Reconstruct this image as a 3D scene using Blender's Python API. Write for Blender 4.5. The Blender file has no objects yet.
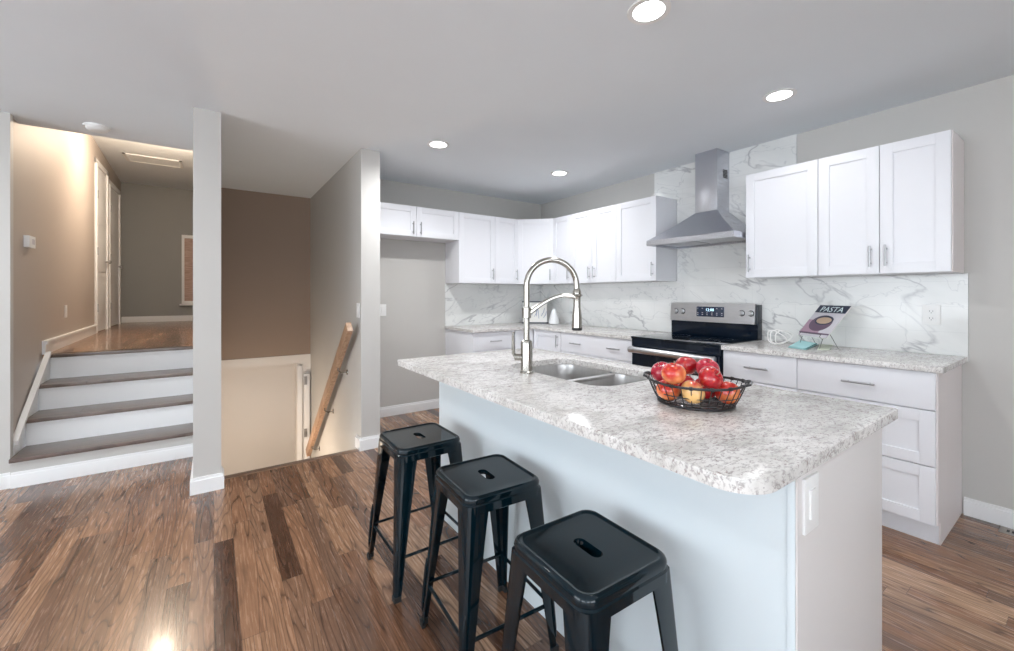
import bpy, bmesh, math, random
from mathutils import Vector, Matrix
from mathutils.geometry import tessellate_polygon
random.seed(7)
PI = math.pi
sc = bpy.context.scene
COL = sc.collection
TH = 0.6107
CH = 2.4664          # kitchen ceiling height
# ------------------------------------------------------------------ camera
cd = bpy.data.cameras.new('camera'); cam = bpy.data.objects.new('camera', cd); COL.objects.link(cam)
cam.location = (0, 0, 1.2725); cam.rotation_euler = (PI/2, 0, -TH)
cd.sensor_width = 36; cd.lens = 36*418.9555/1014; cd.shift_y = -(325.5-294.39)/1014
cd.clip_start = 0.02; cd.clip_end = 60
sc.camera = cam
# ------------------------------------------------------------------ world, exposure
w = bpy.data.worlds.new('world'); sc.world = w; w.use_nodes = True
w.node_tree.nodes['Background'].inputs[0].default_value = (0.86, 0.93, 1.0, 1)
w.node_tree.nodes['Background'].inputs[1].default_value = 6.2
sc.view_settings.view_transform = 'Standard'; sc.view_settings.look = 'None'
sc.view_settings.gamma = 1; sc.view_settings.use_curve_mapping = False
sc.view_settings.exposure = 0.20
LAMP_W = 5.5        # power of one recessed ceiling lamp
HALL_W = 50.0
STAIR_W = 26.0

# ------------------------------------------------------------------ material helpers
def newmat(name):
    m = bpy.data.materials.new(name); m.use_nodes = True
    nt = m.node_tree; return m, nt, nt.nodes['Principled BSDF']
def N(nt, t, **kw):
    n = nt.nodes.new(t)
    for k, v in kw.items(): setattr(n, k, v)
    return n
def L(nt, a, b): nt.links.new(a, b)
def mapping(nt, scale=(1,1,1), rot=(0,0,0), loc=(0,0,0)):
    tc = N(nt, 'ShaderNodeTexCoord'); mp = N(nt, 'ShaderNodeMapping')
    L(nt, tc.outputs['Object'], mp.inputs[0])
    mp.inputs['Scale'].default_value = scale; mp.inputs['Rotation'].default_value = rot; mp.inputs['Location'].default_value = loc
    return mp.outputs[0]
def noise(nt, vec, scale, detail=3, rough=.5, dist=0):
    n = N(nt, 'ShaderNodeTexNoise'); L(nt, vec, n.inputs['Vector'])
    n.inputs['Scale'].default_value = scale; n.inputs['Detail'].default_value = detail
    n.inputs['Roughness'].default_value = rough; n.inputs['Distortion'].default_value = dist
    return n.outputs['Fac']
def ramp(nt, fac, stops):
    r = N(nt, 'ShaderNodeValToRGB'); L(nt, fac, r.inputs[0])
    e = r.color_ramp.elements
    while len(e) < len(stops): e.new(.5)
    for i, (p, c) in enumerate(stops):
        e[i].position = p; e[i].color = (*c, 1) if len(c) == 3 else c
    return r.outputs[0]
def mixc(nt, fac, a, b, mode='MIX'):
    m = N(nt, 'ShaderNodeMix', data_type='RGBA', blend_type=mode)
    if isinstance(fac, (int, float)): m.inputs[0].default_value = fac
    else: L(nt, fac, m.inputs[0])
    for i, v in ((6, a), (7, b)):
        if isinstance(v, tuple): m.inputs[i].default_value = (*v, 1)
        else: L(nt, v, m.inputs[i])
    return m.outputs[2]
def math_(nt, op, a, b=None):
    m = N(nt, 'ShaderNodeMath', operation=op)
    for i, v in ((0, a), (1, b)):
        if v is None: continue
        if isinstance(v, (int, float)): m.inputs[i].default_value = v
        else: L(nt, v, m.inputs[i])
    return m.outputs[0]
def bump(nt, bsdf, h, strength=.2, dist=.002):
    b = N(nt, 'ShaderNodeBump'); b.inputs['Strength'].default_value = strength; b.inputs['Distance'].default_value = dist
    L(nt, h, b.inputs['Height']); L(nt, b.outputs[0], bsdf.inputs['Normal'])
def paint(name, col, rough=.55, spec=.4, mott=.02, coat=0):
    m, nt, b = newmat(name)
    v = mapping(nt)
    c2 = tuple(max(0, x*(1-mott*2)) for x in col)
    L(nt, mixc(nt, noise(nt, v, 3, 4), col, c2), b.inputs['Base Color'])
    b.inputs['Roughness'].default_value = rough; b.inputs['Specular IOR Level'].default_value = spec
    b.inputs['Coat Weight'].default_value = coat; b.inputs['Coat Roughness'].default_value = .06
    bump(nt, b, noise(nt, v, 260, 2), .06, .0008)
    return m
def metal(name, col, rough=.3, stretch=(1,1,60), met=1.0, amp=.1):
    m, nt, b = newmat(name)
    v = mapping(nt, stretch); n = noise(nt, v, 12, 3)
    L(nt, mixc(nt, n, col, tuple(x*.8 for x in col)), b.inputs['Base Color'])
    b.inputs['Metallic'].default_value = met
    r = N(nt, 'ShaderNodeMapRange'); L(nt, n, r.inputs[0]); r.inputs[3].default_value = rough-amp/2; r.inputs[4].default_value = rough+amp/2
    L(nt, r.outputs[0], b.inputs['Roughness'])
    return m
def glossy(name, col, rough=.08, coat=1.0, spec=.5):
    m, nt, b = newmat(name); b.inputs['Specular IOR Level'].default_value = spec
    v = mapping(nt)
    L(nt, mixc(nt, noise(nt, v, 9, 3), col, tuple(x*.75 for x in col)), b.inputs['Base Color'])
    b.inputs['Roughness'].default_value = rough; b.inputs['Coat Weight'].default_value = coat; b.inputs['Coat Roughness'].default_value = .03
    return m
def emis(name, col, strength):
    m, nt, b = newmat(name)
    b.inputs['Base Color'].default_value = (*col, 1); b.inputs['Emission Color'].default_value = (*col, 1)
    b.inputs['Emission Strength'].default_value = strength
    return m

def wood_floor(name, axis, cols, plank=.083, length=.95, rough=.24, grain=.85):
    """strip flooring; axis = direction the boards run (0 x, 1 y)"""
    m, nt, b = newmat(name)
    tc = N(nt, 'ShaderNodeTexCoord'); sp = N(nt, 'ShaderNodeSeparateXYZ'); L(nt, tc.outputs['Object'], sp.inputs[0])
    a = sp.outputs[1-axis]; l = sp.outputs[axis]
    rowf = math_(nt, 'DIVIDE', a, plank); row = math_(nt, 'FLOOR', rowf)
    wn = N(nt, 'ShaderNodeTexWhiteNoise', noise_dimensions='1D'); L(nt, row, wn.inputs['W'])
    lf = math_(nt, 'ADD', math_(nt, 'DIVIDE', l, length), math_(nt, 'MULTIPLY', wn.outputs['Value'], 7.3)); colm = math_(nt, 'FLOOR', lf)
    cb = N(nt, 'ShaderNodeCombineXYZ'); L(nt, row, cb.inputs[0]); L(nt, colm, cb.inputs[1])
    wid = N(nt, 'ShaderNodeTexWhiteNoise', noise_dimensions='2D'); L(nt, cb.outputs[0], wid.inputs['Vector'])
    pid = wid.outputs['Value']
    # grain coordinates: own offset for each board
    g = N(nt, 'ShaderNodeCombineXYZ'); L(nt, math_(nt, 'MULTIPLY', a, 8.0), g.inputs[0]); L(nt, math_(nt, 'MULTIPLY', l, .62), g.inputs[1])
    L(nt, math_(nt, 'MULTIPLY', pid, 57.0), g.inputs[2])
    n1 = noise(nt, g.outputs[0], 1.0, 1.5, .4, .15)
    rings = math_(nt, 'ABSOLUTE', math_(nt, 'SINE', math_(nt, 'MULTIPLY', n1, 62.0)))
    g2 = N(nt, 'ShaderNodeCombineXYZ'); L(nt, math_(nt, 'MULTIPLY', a, 110.0), g2.inputs[0]); L(nt, math_(nt, 'MULTIPLY', l, 6.0), g2.inputs[1]); L(nt, math_(nt, 'MULTIPLY', pid, 31.0), g2.inputs[2])
    fine = noise(nt, g2.outputs[0], 1.0, 4, .65)
    base = ramp(nt, pid, [(0, cols[0]), (.3, cols[1]), (.55, cols[2]), (.8, cols[3]), (1, cols[4])])
    gd = mixc(nt, 1.0, base, ramp(nt, rings, [(0, (.26,.24,.23)), (.20, (.74,.72,.71)), (.6, (1.12,1.12,1.12))]), 'MULTIPLY')
    c = mixc(nt, grain, base, gd)
    c = mixc(nt, .75, c, ramp(nt, fine, [(.3, (.50,.46,.44)), (.5, (1,1,1)), (.72, (1.35,1.32,1.3))]), 'MULTIPLY')
    big = noise(nt, mapping(nt), 1.3, 3)
    c = mixc(nt, .5, c, ramp(nt, big, [(.3, (.82,.80,.8)), (.7, (1.15,1.13,1.12))]), 'MULTIPLY')
    fr = math_(nt, 'FRACT', rowf); fl = math_(nt, 'FRACT', lf)
    seam = math_(nt, 'ADD', math_(nt, 'LESS_THAN', fr, .022), math_(nt, 'LESS_THAN', fl, .0022))
    c = mixc(nt, math_(nt, 'MULTIPLY', seam, .65), c, (.05,.03,.02))
    L(nt, c, b.inputs['Base Color'])
    rr = N(nt, 'ShaderNodeMapRange'); L(nt, fine, rr.inputs[0]); rr.inputs[3].default_value = rough-.06; rr.inputs[4].default_value = rough+.10
    L(nt, rr.outputs[0], b.inputs['Roughness'])
    b.inputs['Coat Weight'].default_value = .35; b.inputs['Coat Roughness'].default_value = .12
    bump(nt, b, math_(nt, 'SUBTRACT', fine, math_(nt, 'MULTIPLY', seam, 1.5)), .18, .0012)
    return m
def granite(name):
    m, nt, b = newmat(name)
    v = mapping(nt, (1.0, 1.9, 1.4), (0, 0, .62))
    base = ramp(nt, noise(nt, v, 7, 5, .6, .6), [(.28, (.47,.46,.43)), (.45, (.66,.64,.615)), (.62, (.77,.75,.73))])
    st = noise(nt, v, 58, 5, .68, .7)
    c = mixc(nt, ramp(nt, st, [(.50, (0,0,0)), (.60, (.8,.8,.8)), (.70, (1,1,1))]), base, (.36,.33,.32))
    st2 = noise(nt, mapping(nt, (1, 1.8, 1.2), (0,0,.62), (3,7,1)), 40, 6, .72, .4)
    c = mixc(nt, ramp(nt, st2, [(.58, (0,0,0)), (.66, (.8,.8,.8))]), c, (.24,.17,.16))
    vo = N(nt, 'ShaderNodeTexVoronoi'); L(nt, mapping(nt), vo.inputs['Vector']); vo.inputs['Scale'].default_value = 95
    c = mixc(nt, ramp(nt, vo.outputs['Distance'], [(.10, (.75,.75,.75)), (.22, (0,0,0))]), c, (.30,.28,.28))
    L(nt, c, b.inputs['Base Color']); b.inputs['Roughness'].default_value = .22
    return m
def marble(name):
    m, nt, b = newmat(name)
    rot = N(nt, 'ShaderNodeMapping', vector_type='TEXTURE'); tcm = N(nt, 'ShaderNodeTexCoord'); L(nt, tcm.outputs['Object'], rot.inputs[0]); rot.inputs['Rotation'].default_value = (.42, -.42, 0)
    m2 = N(nt, 'ShaderNodeMapping'); L(nt, rot.outputs[0], m2.inputs[0]); m2.inputs['Scale'].default_value = (.75, .75, 2.6)
    v = m2.outputs[0]
    n1 = noise(nt, v, 1.7, 4, .5, .35)
    vein = ramp(nt, math_(nt, 'ABSOLUTE', math_(nt, 'SUBTRACT', n1, .5)), [(0, (1,1,1)), (.006, (.6,.6,.6)), (.020, (0,0,0))])
    mask = ramp(nt, noise(nt, mapping(nt, loc=(4,2,9)), 2.2, 2), [(.40, (.12,.12,.12)), (.58, (1,1,1))])
    vf = math_(nt, 'MULTIPLY', vein, mask)
    m3 = N(nt, 'ShaderNodeMapping'); L(nt, rot.outputs[0], m3.inputs[0]); m3.inputs['Scale'].default_value = (1.6, 1.6, 3.2); m3.inputs['Location'].default_value = (2, 5, 1)
    n2 = noise(nt, m3.outputs[0], 1.5, 4, .55, .5)
    v2 = ramp(nt, math_(nt, 'ABSOLUTE', math_(nt, 'SUBTRACT', n2, .47)), [(0, (.5,.5,.5)), (.010, (0,0,0))])
    base = ramp(nt, noise(nt, v, 1.6, 4), [(.3, (.70,.71,.695)), (.7, (.85,.85,.835))])
    c = mixc(nt, v2, base, (.50,.51,.52)); c = mixc(nt, vf, c, (.42,.42,.43))
    tc = N(nt, 'ShaderNodeTexCoord'); sp = N(nt, 'ShaderNodeSeparateXYZ'); L(nt, tc.outputs['Object'], sp.inputs[0])
    cb = N(nt, 'ShaderNodeCombineXYZ'); L(nt, math_(nt, 'ADD', sp.outputs[0], sp.outputs[1]), cb.inputs[0]); L(nt, sp.outputs[2], cb.inputs[1])
    br = N(nt, 'ShaderNodeTexBrick'); L(nt, cb.outputs[0], br.inputs['Vector']); br.inputs['Scale'].default_value = 1
    br.inputs['Brick Width'].default_value = .61; br.inputs['Row Height'].default_value = .15; br.inputs['Mortar Size'].default_value = .0012; br.inputs['Mortar Smooth'].default_value = 0
    br.inputs['Color1'].default_value = br.inputs['Color2'].default_value = (0,0,0,1); br.inputs['Mortar'].default_value = (1,1,1,1)
    c = mixc(nt, math_(nt, 'MULTIPLY', br.outputs['Fac'], .35), c, (.55,.56,.56))
    L(nt, c, b.inputs['Base Color']); b.inputs['Roughness'].default_value = .16
    return m
def wood(name, c1, c2, scale=(30,30,2), rough=.45):
    m, nt, b = newmat(name)
    v = mapping(nt, scale); n = noise(nt, v, 1.5, 4, .6, .5)
    L(nt, ramp(nt, n, [(.3, c1), (.7, c2)]), b.inputs['Base Color']); b.inputs['Roughness'].default_value = rough
    return m
def apple_mat(name, red, yel, bias):
    m, nt, b = newmat(name)
    v = mapping(nt, (1,1,.35)); big = noise(nt, mapping(nt), 14, 2)
    c = ramp(nt, big, [(bias-.07, red), (bias+.09, yel)])
    c = mixc(nt, ramp(nt, noise(nt, v, 90, 3), [(.55, (0,0,0)), (.68, (.4,.4,.4))]), c, yel)
    L(nt, c, b.inputs['Base Color']); b.inputs['Roughness'].default_value = .2; b.inputs['Coat Weight'].default_value = .5
    return m

M = dict(
    wall=paint('wall_paint', (.56,.545,.52)),
    hall=paint('hall_paint', (.47,.41,.365)),
    stair=paint('dim_stair_wall', (.34,.255,.20)),  # upper stairwell wall, shade above the stair light put into its colour
    taupe=paint('hall_end_paint', (.33,.335,.32)),
    lower=paint('lit_stair_wall', (.80,.77,.74)),  # wall below that edge, lamp-lit brightness put into its colour
    ceil=paint('ceiling_paint', (.80,.845,.88), .8),
    trim=paint('white_trim', (.86,.86,.86), .35),
    cab=paint('cabinet_white', (.80,.805,.84), .32, .45, .005),
    side=paint('cabinet_side', (.80,.74,.73), .4, .4, .01),
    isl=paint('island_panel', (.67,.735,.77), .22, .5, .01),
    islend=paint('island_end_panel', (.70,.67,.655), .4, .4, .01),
    plastic=paint('white_plastic', (.85,.85,.84), .35),
    dark=paint('dark_slot', (.03,.03,.03), .6),
    floor=wood_floor('oak_floor', 1, [(.080,.038,.022), (.225,.112,.062), (.32,.18,.105), (.155,.083,.052), (.44,.27,.165)]),
    nose=wood_floor('nosing_oak', 0, [(.12,.07,.045), (.2,.12,.08), (.25,.16,.1), (.17,.11,.08), (.3,.2,.14)]),
    tread=wood_floor('tread_oak', 0, [(.10,.075,.06), (.13,.09,.075), (.15,.11,.09), (.12,.085,.07), (.16,.12,.10)], .30, 2.5, .3, .25),
    granite=granite('granite'), marble=marble('marble_tile'),
    steel=metal('brushed_steel', (.66,.66,.68), .30, (60,1,1)),
    steelv=metal('hood_steel', (.66,.67,.72), .28, (1,60,60)),
    sink=metal('sink_steel', (.66,.65,.64), .34, (8,8,1)),
    nickel=metal('brushed_nickel', (.46,.44,.40), .20, (1,1,30)),
    pull=metal('pull_nickel', (.50,.50,.51), .30),
    stool=glossy('stool_black', (.0015,.010,.016), .07, 0, .42),
    black=glossy('range_black', (.004,.010,.022), .10, 0, .4),
    glass=glossy('cooktop_glass', (.003,.008,.014), .05, 0, .4),
    navy=glossy('display_navy', (.010,.028,.07), .15),
    wire=glossy('black_wire', (.012,.011,.013), .35, .3),
    whitewire=paint('white_wire', (.88,.87,.85), .4),
    rail=wood('rail_oak', (.32,.185,.11), (.52,.34,.22)),
    shade=wood('shade_brown', (.36,.22,.17), (.60,.42,.34), (4,4,40)),
    teal=paint('teal_cloth', (.42,.72,.74), .7), tealdark=paint('teal_dark_edge', (.05,.12,.14), .7),
    pale=paint('pale_green_card', (.66,.70,.58), .7),
    paper=paint('paper', (.85,.84,.80), .6), bookdark=paint('book_dark', (.03,.04,.07), .35),
    bookgrey=paint('book_grey', (.60,.58,.62), .4), bookplum=paint('book_plum', (.13,.085,.13), .4),
    bookpink=paint('book_pink', (.40,.27,.34), .4),
    bookfood=paint('book_food', (.68,.50,.36), .5, .3, .25), text=paint('pale_lettering', (.75,.88,.90), .4),
    ink=paint('blue_ink', (.18,.24,.42), .5), ceramic=paint('white_ceramic', (.85,.86,.87), .25, .5),
    rubber=paint('rubber', (.02,.02,.02), .7), brass=metal('register_metal', (.42,.38,.34), .4, met=.7),
    lens=emis('lamp_lens', (1,1,1), 14), led=emis('display_digits', (.6,.85,1), 1.2),
)
# ------------------------------------------------------------------ mesh helpers
def B(): return bmesh.new()
def box(bm, x0, x1, y0, y1, z0, z1, bev=0):
    x0, x1 = sorted((x0, x1)); y0, y1 = sorted((y0, y1)); z0, z1 = sorted((z0, z1))
    vs = [bm.verts.new((x, y, z)) for x in (x0, x1) for y in (y0, y1) for z in (z0, z1)]
    fs = [bm.faces.new([vs[i] for i in q]) for q in ((0,1,3,2),(4,6,7,5),(0,4,5,1),(2,3,7,6),(0,2,6,4),(1,5,7,3))]
    if bev:
        es = list({e for f in fs for e in f.edges})
        bmesh.ops.bevel(bm, geom=es, offset=bev, segments=2, profile=.7, affect='EDGES')
    return bm
def obox(bm, O, U, V, W, u, v, w_, bev=0):
    """box with corner O spanned by unit vectors U,V,W with lengths u,v,w_"""
    O, U, V, W = map(Vector, (O, U, V, W))
    t = B(); box(t, 0, u, 0, v, 0, w_, bev)
    mat = Matrix((U, V, W)).transposed().to_4x4(); mat.translation = O
    t.transform(mat); merge(bm, t); return bm
def merge(bm, t):
    mp = {}
    for v in t.verts: mp[v] = bm.verts.new(v.co)
    for f in t.faces:
        try: bm.faces.new([mp[v] for v in f.verts])
        except ValueError: pass
    t.free()
def ring(bm, pts): return [bm.verts.new(p) for p in pts]
def bridge(bm, a, b):
    n = len(a)
    for i in range(n): bm.faces.new((a[i], a[(i+1) % n], b[(i+1) % n], b[i]))
def tube(bm, pts, r, seg=10, closed=False):
    pts = [Vector(p) for p in pts]; n = len(pts); rs = r if isinstance(r, (list, tuple)) else [r]*n
    rings = []; up = None
    for i, p in enumerate(pts):
        if closed: t = (pts[(i+1) % n]-pts[i-1])
        else: t = pts[min(i+1, n-1)]-pts[max(i-1, 0)]
        t.normalize()
        if up is None:
            up = Vector((0,0,1)) if abs(t.z) < .9 else Vector((1,0,0))
        a = up - t*up.dot(t)
        if a.length < 1e-4: a = t.orthogonal()
        a.normalize(); up = a; b_ = t.cross(a)
        rings.append(ring(bm, [p+(a*math.cos(2*PI*k/seg)+b_*math.sin(2*PI*k/seg))*rs[i] for k in range(seg)]))
    for i in range(n-1): bridge(bm, rings[i], rings[i+1])
    if closed: bridge(bm, rings[-1], rings[0])
    else:
        bm.faces.new(rings[0][::-1]); bm.faces.new(rings[-1])
    return bm
def lathe(bm, prof, c=(0,0,0), seg=32, cap=True):
    c = Vector(c); rings = []
    for r, z in prof:
        rings.append(ring(bm, [c+Vector((r*math.cos(2*PI*k/seg), r*math.sin(2*PI*k/seg), z)) for k in range(seg)]))
    for a, b in zip(rings, rings[1:]): bridge(bm, a, b)
    if cap: bm.faces.new(rings[0][::-1]); bm.faces.new(rings[-1])
    return bm
def rrect(x0, x1, y0, y1, r, seg=6, radii=None):
    """rounded rectangle ccw; radii for corners (x1y1, x0y1, x0y0, x1y0)"""
    rr = radii or (r, r, r, r); out = []
    for k, (cx, cy, sx, sy) in enumerate(((x1,y1,-1,-1),(x0,y1,1,-1),(x0,y0,1,1),(x1,y0,-1,1))):
        q = rr[k]
        for i in range(seg+1):
            a = k*PI/2 + i/seg*PI/2
            out.append((cx+sx*q+q*math.cos(a), cy+sy*q+q*math.sin(a)))
    return out
def prism(bm, outer, z0, z1, holes=(), bev=0):
    loops = [outer]+list(holes)
    tv = [[Vector((x, y, 0)) for x, y in lp] for lp in loops]
    tri = tessellate_polygon(tv)
    flat = [p for lp in loops for p in lp]
    top = [bm.verts.new((x, y, z1)) for x, y in flat]; bot = [bm.verts.new((x, y, z0)) for x, y in flat]
    for t in tri:
        try: bm.faces.new([top[i] for i in t]); bm.faces.new([bot[i] for i in reversed(t)])
        except ValueError: pass
    k = 0; rims = []
    for lp in loops:
        n = len(lp)
        for i in range(n):
            a, b = k+i, k+(i+1) % n
            f = bm.faces.new((top[a], bot[a], bot[b], top[b]))
            rims.append(bm.edges.get((top[a], top[b])))
        k += n
    bmesh.ops.recalc_face_normals(bm, faces=bm.faces)
    if bev: bmesh.ops.bevel(bm, geom=[e for e in rims if e], offset=bev, segments=3, profile=.5, affect='EDGES')
    return bm
def sphere(bm, c, r, su=24, sv=14, fn=None):
    c = Vector(c); rows = []
    for j in range(1, sv):
        ph = PI*j/sv; row = []
        for i in range(su):
            t = 2*PI*i/su; p = Vector((math.sin(ph)*math.cos(t), math.sin(ph)*math.sin(t), math.cos(ph)))
            if fn: p = fn(p, ph, t)
            row.append(bm.verts.new(c+p*r))
        rows.append(row)
    for a, b in zip(rows, rows[1:]): bridge(bm, a, b)
    pt = Vector((0,0,1)); pb = Vector((0,0,-1))
    if fn: pt = fn(pt, 0, 0); pb = fn(pb, PI, 0)
    vt = bm.verts.new(c+pt*r); vb = bm.verts.new(c+pb*r)
    for i in range(su):
        bm.faces.new((vt, rows[0][(i+1) % su], rows[0][i])); bm.faces.new((vb, rows[-1][i], rows[-1][(i+1) % su]))
    return bm
# ------------------------------------------------------------------ object helpers
ORG = {}
def link(name, bm, mat, parent=None, origin=None, smooth=True):
    """origin: world point of the object's origin (top level); parts take their thing's"""
    o0 = ORG.get(parent.name, Vector()) if parent else Vector(origin or (0,0,0))
    if o0.length: bmesh.ops.translate(bm, verts=bm.verts, vec=-o0)
    bmesh.ops.recalc_face_normals(bm, faces=bm.faces)
    me = bpy.data.meshes.new(name); bm.to_mesh(me); bm.free()
    me.materials.append(M[mat] if isinstance(mat, str) else mat)
    if smooth:
        me.shade_smooth(); me.set_sharp_from_angle(angle=math.radians(35))
    o = bpy.data.objects.new(name, me); COL.objects.link(o)
    if parent: o.parent = parent
    else: o.location = o0
    ORG[o.name] = o0
    return o
def tag(o, label, cat, group=None):
    o['label'] = label; o['category'] = cat
    if group: o['group'] = group
    return o
def thing(name, label, cat, loc, rotz=0, group=None):
    o = bpy.data.objects.new(name, None); COL.objects.link(o); o.empty_display_size = .1
    o.location = loc; o.rotation_euler = (0, 0, rotz); ORG[o.name] = Vector(loc)
    return tag(o, label, cat, group)
def local(t): ORG[t.name] = Vector()      # parts of t are built in local coordinates
def struct(name, bm, mat, smooth=True):
    o = link(name, bm, mat, smooth=smooth); o['kind'] = 'structure'; return o
def copy_tree(o, parent=None):
    c = o.copy(); COL.objects.link(c)
    if parent: c.parent = parent
    for ch in [x for x in list(bpy.data.objects) if x.parent == o]: copy_tree(ch, c)
    return c

XR, YF = 3.563, 4.303     # range wall, back wall
XL, YB = -4.0, -3.2       # walls behind the camera
# ================================================================== THE SETTING
bm = B()
box(bm, XL, -.12, YB, 4.13, -.22, 0); box(bm, -.12, .985, YB, 3.47, -.22, 0); box(bm, .985, XR, YB, 3.47, -.22, 0); box(bm, 1.0, XR, 3.47, YF, -.22, 0)
struct('floor', bm, 'floor', False)
struct('trim_1', box(B(), .04, .985, 3.47, 3.545, -.04, .0015, .006), 'nose')            # nosing at the stairwell edge
struct('floor_hall', box(B(), -1.6, -.14, 4.95, 9.8, .72, .785), 'floor', False)
bm = B()
box(bm, XL, -.10, YB, 4.36, CH, CH+.12); box(bm, -.10, 1.06, YB, 5.8, CH, CH+.12); box(bm, 1.06, XR+.1, YB, YF+.1, CH, CH+.12)
struct('ceiling', bm, 'ceil', False)
struct('ceiling_hall', box(B(), -1.7, 0, 4.36, 9.9, 3.2, 3.3), 'ceil', False)
struct('wall_right', box(B(), XR, XR+.12, YB, YF+.12, -.22, CH), 'wall', False)
struct('wall_back', box(B(), 1.135, XR, YF, YF+.12, -.22, CH), 'wall', False)
bm = B(); box(bm, XL-.12, XL, YB, 4.25, -.22, .35); box(bm, XL-.12, XL, YB, 4.25, 2.25, CH)
for a, b in ((YB, -2.6), (-.5, .2), (3.2, 4.25)): box(bm, XL-.12, XL, a, b, .35, 2.25)  # openings added out of view to throw daylight on the island front
struct('wall_left', bm, 'wall', False)
for i, (a, b) in enumerate(((-2.6, -.5), (.2, 3.2))):
    bm = B(); box(bm, XL-.06, XL+.02, a, b, .35, .41); box(bm, XL-.06, XL+.02, a, b, 2.19, 2.25)
    for y in (a, b-.05, (a+b)/2-.025): box(bm, XL-.06, XL+.02, y, y+.05, .41, 2.19)
    struct('window_%d' % (i+4), bm, 'trim')  # frames of the added openings
bm = B()                                                                                 # wall behind the camera, its two unseen window openings enlarged for more fill daylight
for a, b in ((-4.0,-3.4), (-1.5,-1.0), (.9,XR)): box(bm, a, b, YB-.12, YB, 0, CH)
for a, b in ((-3.4,-1.5), (-1.0,.9)): box(bm, a, b, YB-.12, YB, 0, .5); box(bm, a, b, YB-.12, YB, 2.2, CH)
struct('wall_front', bm, 'wall', False)
for i, (a, b) in enumerate(((-3.4,-1.5), (-1.0,.9))):
    bm = B(); box(bm, a, b, YB-.06, YB+.02, .5, .56); box(bm, a, b, YB-.06, YB+.02, 2.14, 2.2)
    for x in (a, b-.05, (a+b)/2-.025): box(bm, x, x+.05, YB-.06, YB+.02, .56, 2.14)
    struct('window_%d' % (i+2), bm, 'trim')
struct('wall_steps', box(B(), XL, -1.098, 4.135, 4.19, 0, CH), 'wall', False)           # stub left of the steps
def xw(y): return -1.112-.0355*(y-4.2)       # the hall wall runs slightly askew
bm = prism(B(), [(xw(4.19), 4.19), (xw(4.19)-.12, 4.19), (xw(9.8)-.12, 9.8), (xw(9.8), 9.8)], 0, 3.2); struct('wall_hall_left', bm, 'hall', False)
struct('wall_hall_back', box(B(), -1.45, -.02, 9.7, 9.82, .7, 3.2), 'taupe', False)
bm = B(); box(bm, -1.7, -.02, 4.36, 4.46, CH+.12, 3.2); struct('wall_hall_front', bm, 'hall', False)
# column: end of the partition between the steps up and the stairs down
bm = B(); box(bm, -.108, .040, 3.33, 5.8, -1.8, CH); box(bm, -.14, .0, 4.37, 9.8, CH, 3.2); box(bm, -.14, .042, 5.8, 9.8, .5, CH)
struct('wall_stair_left', bm, 'wall', False)
bm = B(); box(bm, .985, 1.14, 3.48, 5.8, -1.8, CH)
struct('wall_stair_right', bm, 'wall', False)
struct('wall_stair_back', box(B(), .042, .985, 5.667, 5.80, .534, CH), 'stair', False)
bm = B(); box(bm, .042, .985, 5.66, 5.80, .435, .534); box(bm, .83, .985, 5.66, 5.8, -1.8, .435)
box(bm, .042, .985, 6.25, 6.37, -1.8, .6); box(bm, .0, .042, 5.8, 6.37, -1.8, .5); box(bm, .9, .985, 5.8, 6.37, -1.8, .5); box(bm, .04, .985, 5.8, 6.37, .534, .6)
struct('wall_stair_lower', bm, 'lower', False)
struct('floor_lower', box(B(), .0, 1.0, 3.4, 6.4, -1.9, -1.8), 'nose', False)
bm = B()
for i in range(8):
    box(bm, .043, .978, 3.545+.25*i, 3.545+.25*(i+1)+.02, -1.8, -.19*(i+1))
struct('trim_2', bm, 'tread', False)
# baseboards
def bb(n, *bs):
    bm = B()
    for b in bs:
        x0, x1, y0, y1, z0 = b
        box(bm, x0, x1, y0, y1, z0, z0+.085, .002)
        ex = .35
        if x1-x0 < y1-y0: box(bm, x0+(x1-x0)*(ex if n in('baseboard_right','baseboard_pillar_r') else 0), x1-(x1-x0)*(0 if n == 'baseboard_right' else ex), y0, y1, z0+.083, z0+.102, .003)
        else: box(bm, x0, x1, y0+(y1-y0)*ex, y1, z0+.083, z0+.102, .003)
    struct(n, bm, 'trim')
bb('baseboard_right', (XR-.016, XR, YB, .47, 0))
bb('baseboard_back', (1.14, 2.15, YF-.016, YF, 0))
bb('baseboard_steps', (XL, -1.09, 4.119, 4.135, 0), (-1.09, -.118, 4.106, 4.119, 0))
bb('baseboard_hall', (-1.30, -.14, 9.684, 9.70, .785))
bm = B()
for q_, a_, b_ in ((.016, 0, .085), (.009, .0849, .102)):
    prism(bm, [(-.108, 3.33), (.040, 3.33), (.040, 3.46), (.040+q_, 3.46), (.040+q_, 3.33-q_), (-.108-q_, 3.33-q_), (-.108-q_, 4.105), (-.108, 4.105)], a_, b_)
struct('baseboard_column', bm, 'trim')
bm = B()
for q_, a_, b_ in ((.016, 0, .085), (.009, .0849, .102)):
    prism(bm, [(.985, 3.60), (.985, 3.48), (1.14, 3.48), (1.14, YF), (1.14+q_, YF), (1.14+q_, 3.48-q_), (.985-q_, 3.48-q_), (.985-q_, 3.60)], a_, b_)
struct('baseboard_pillar', bm, 'trim')
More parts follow.
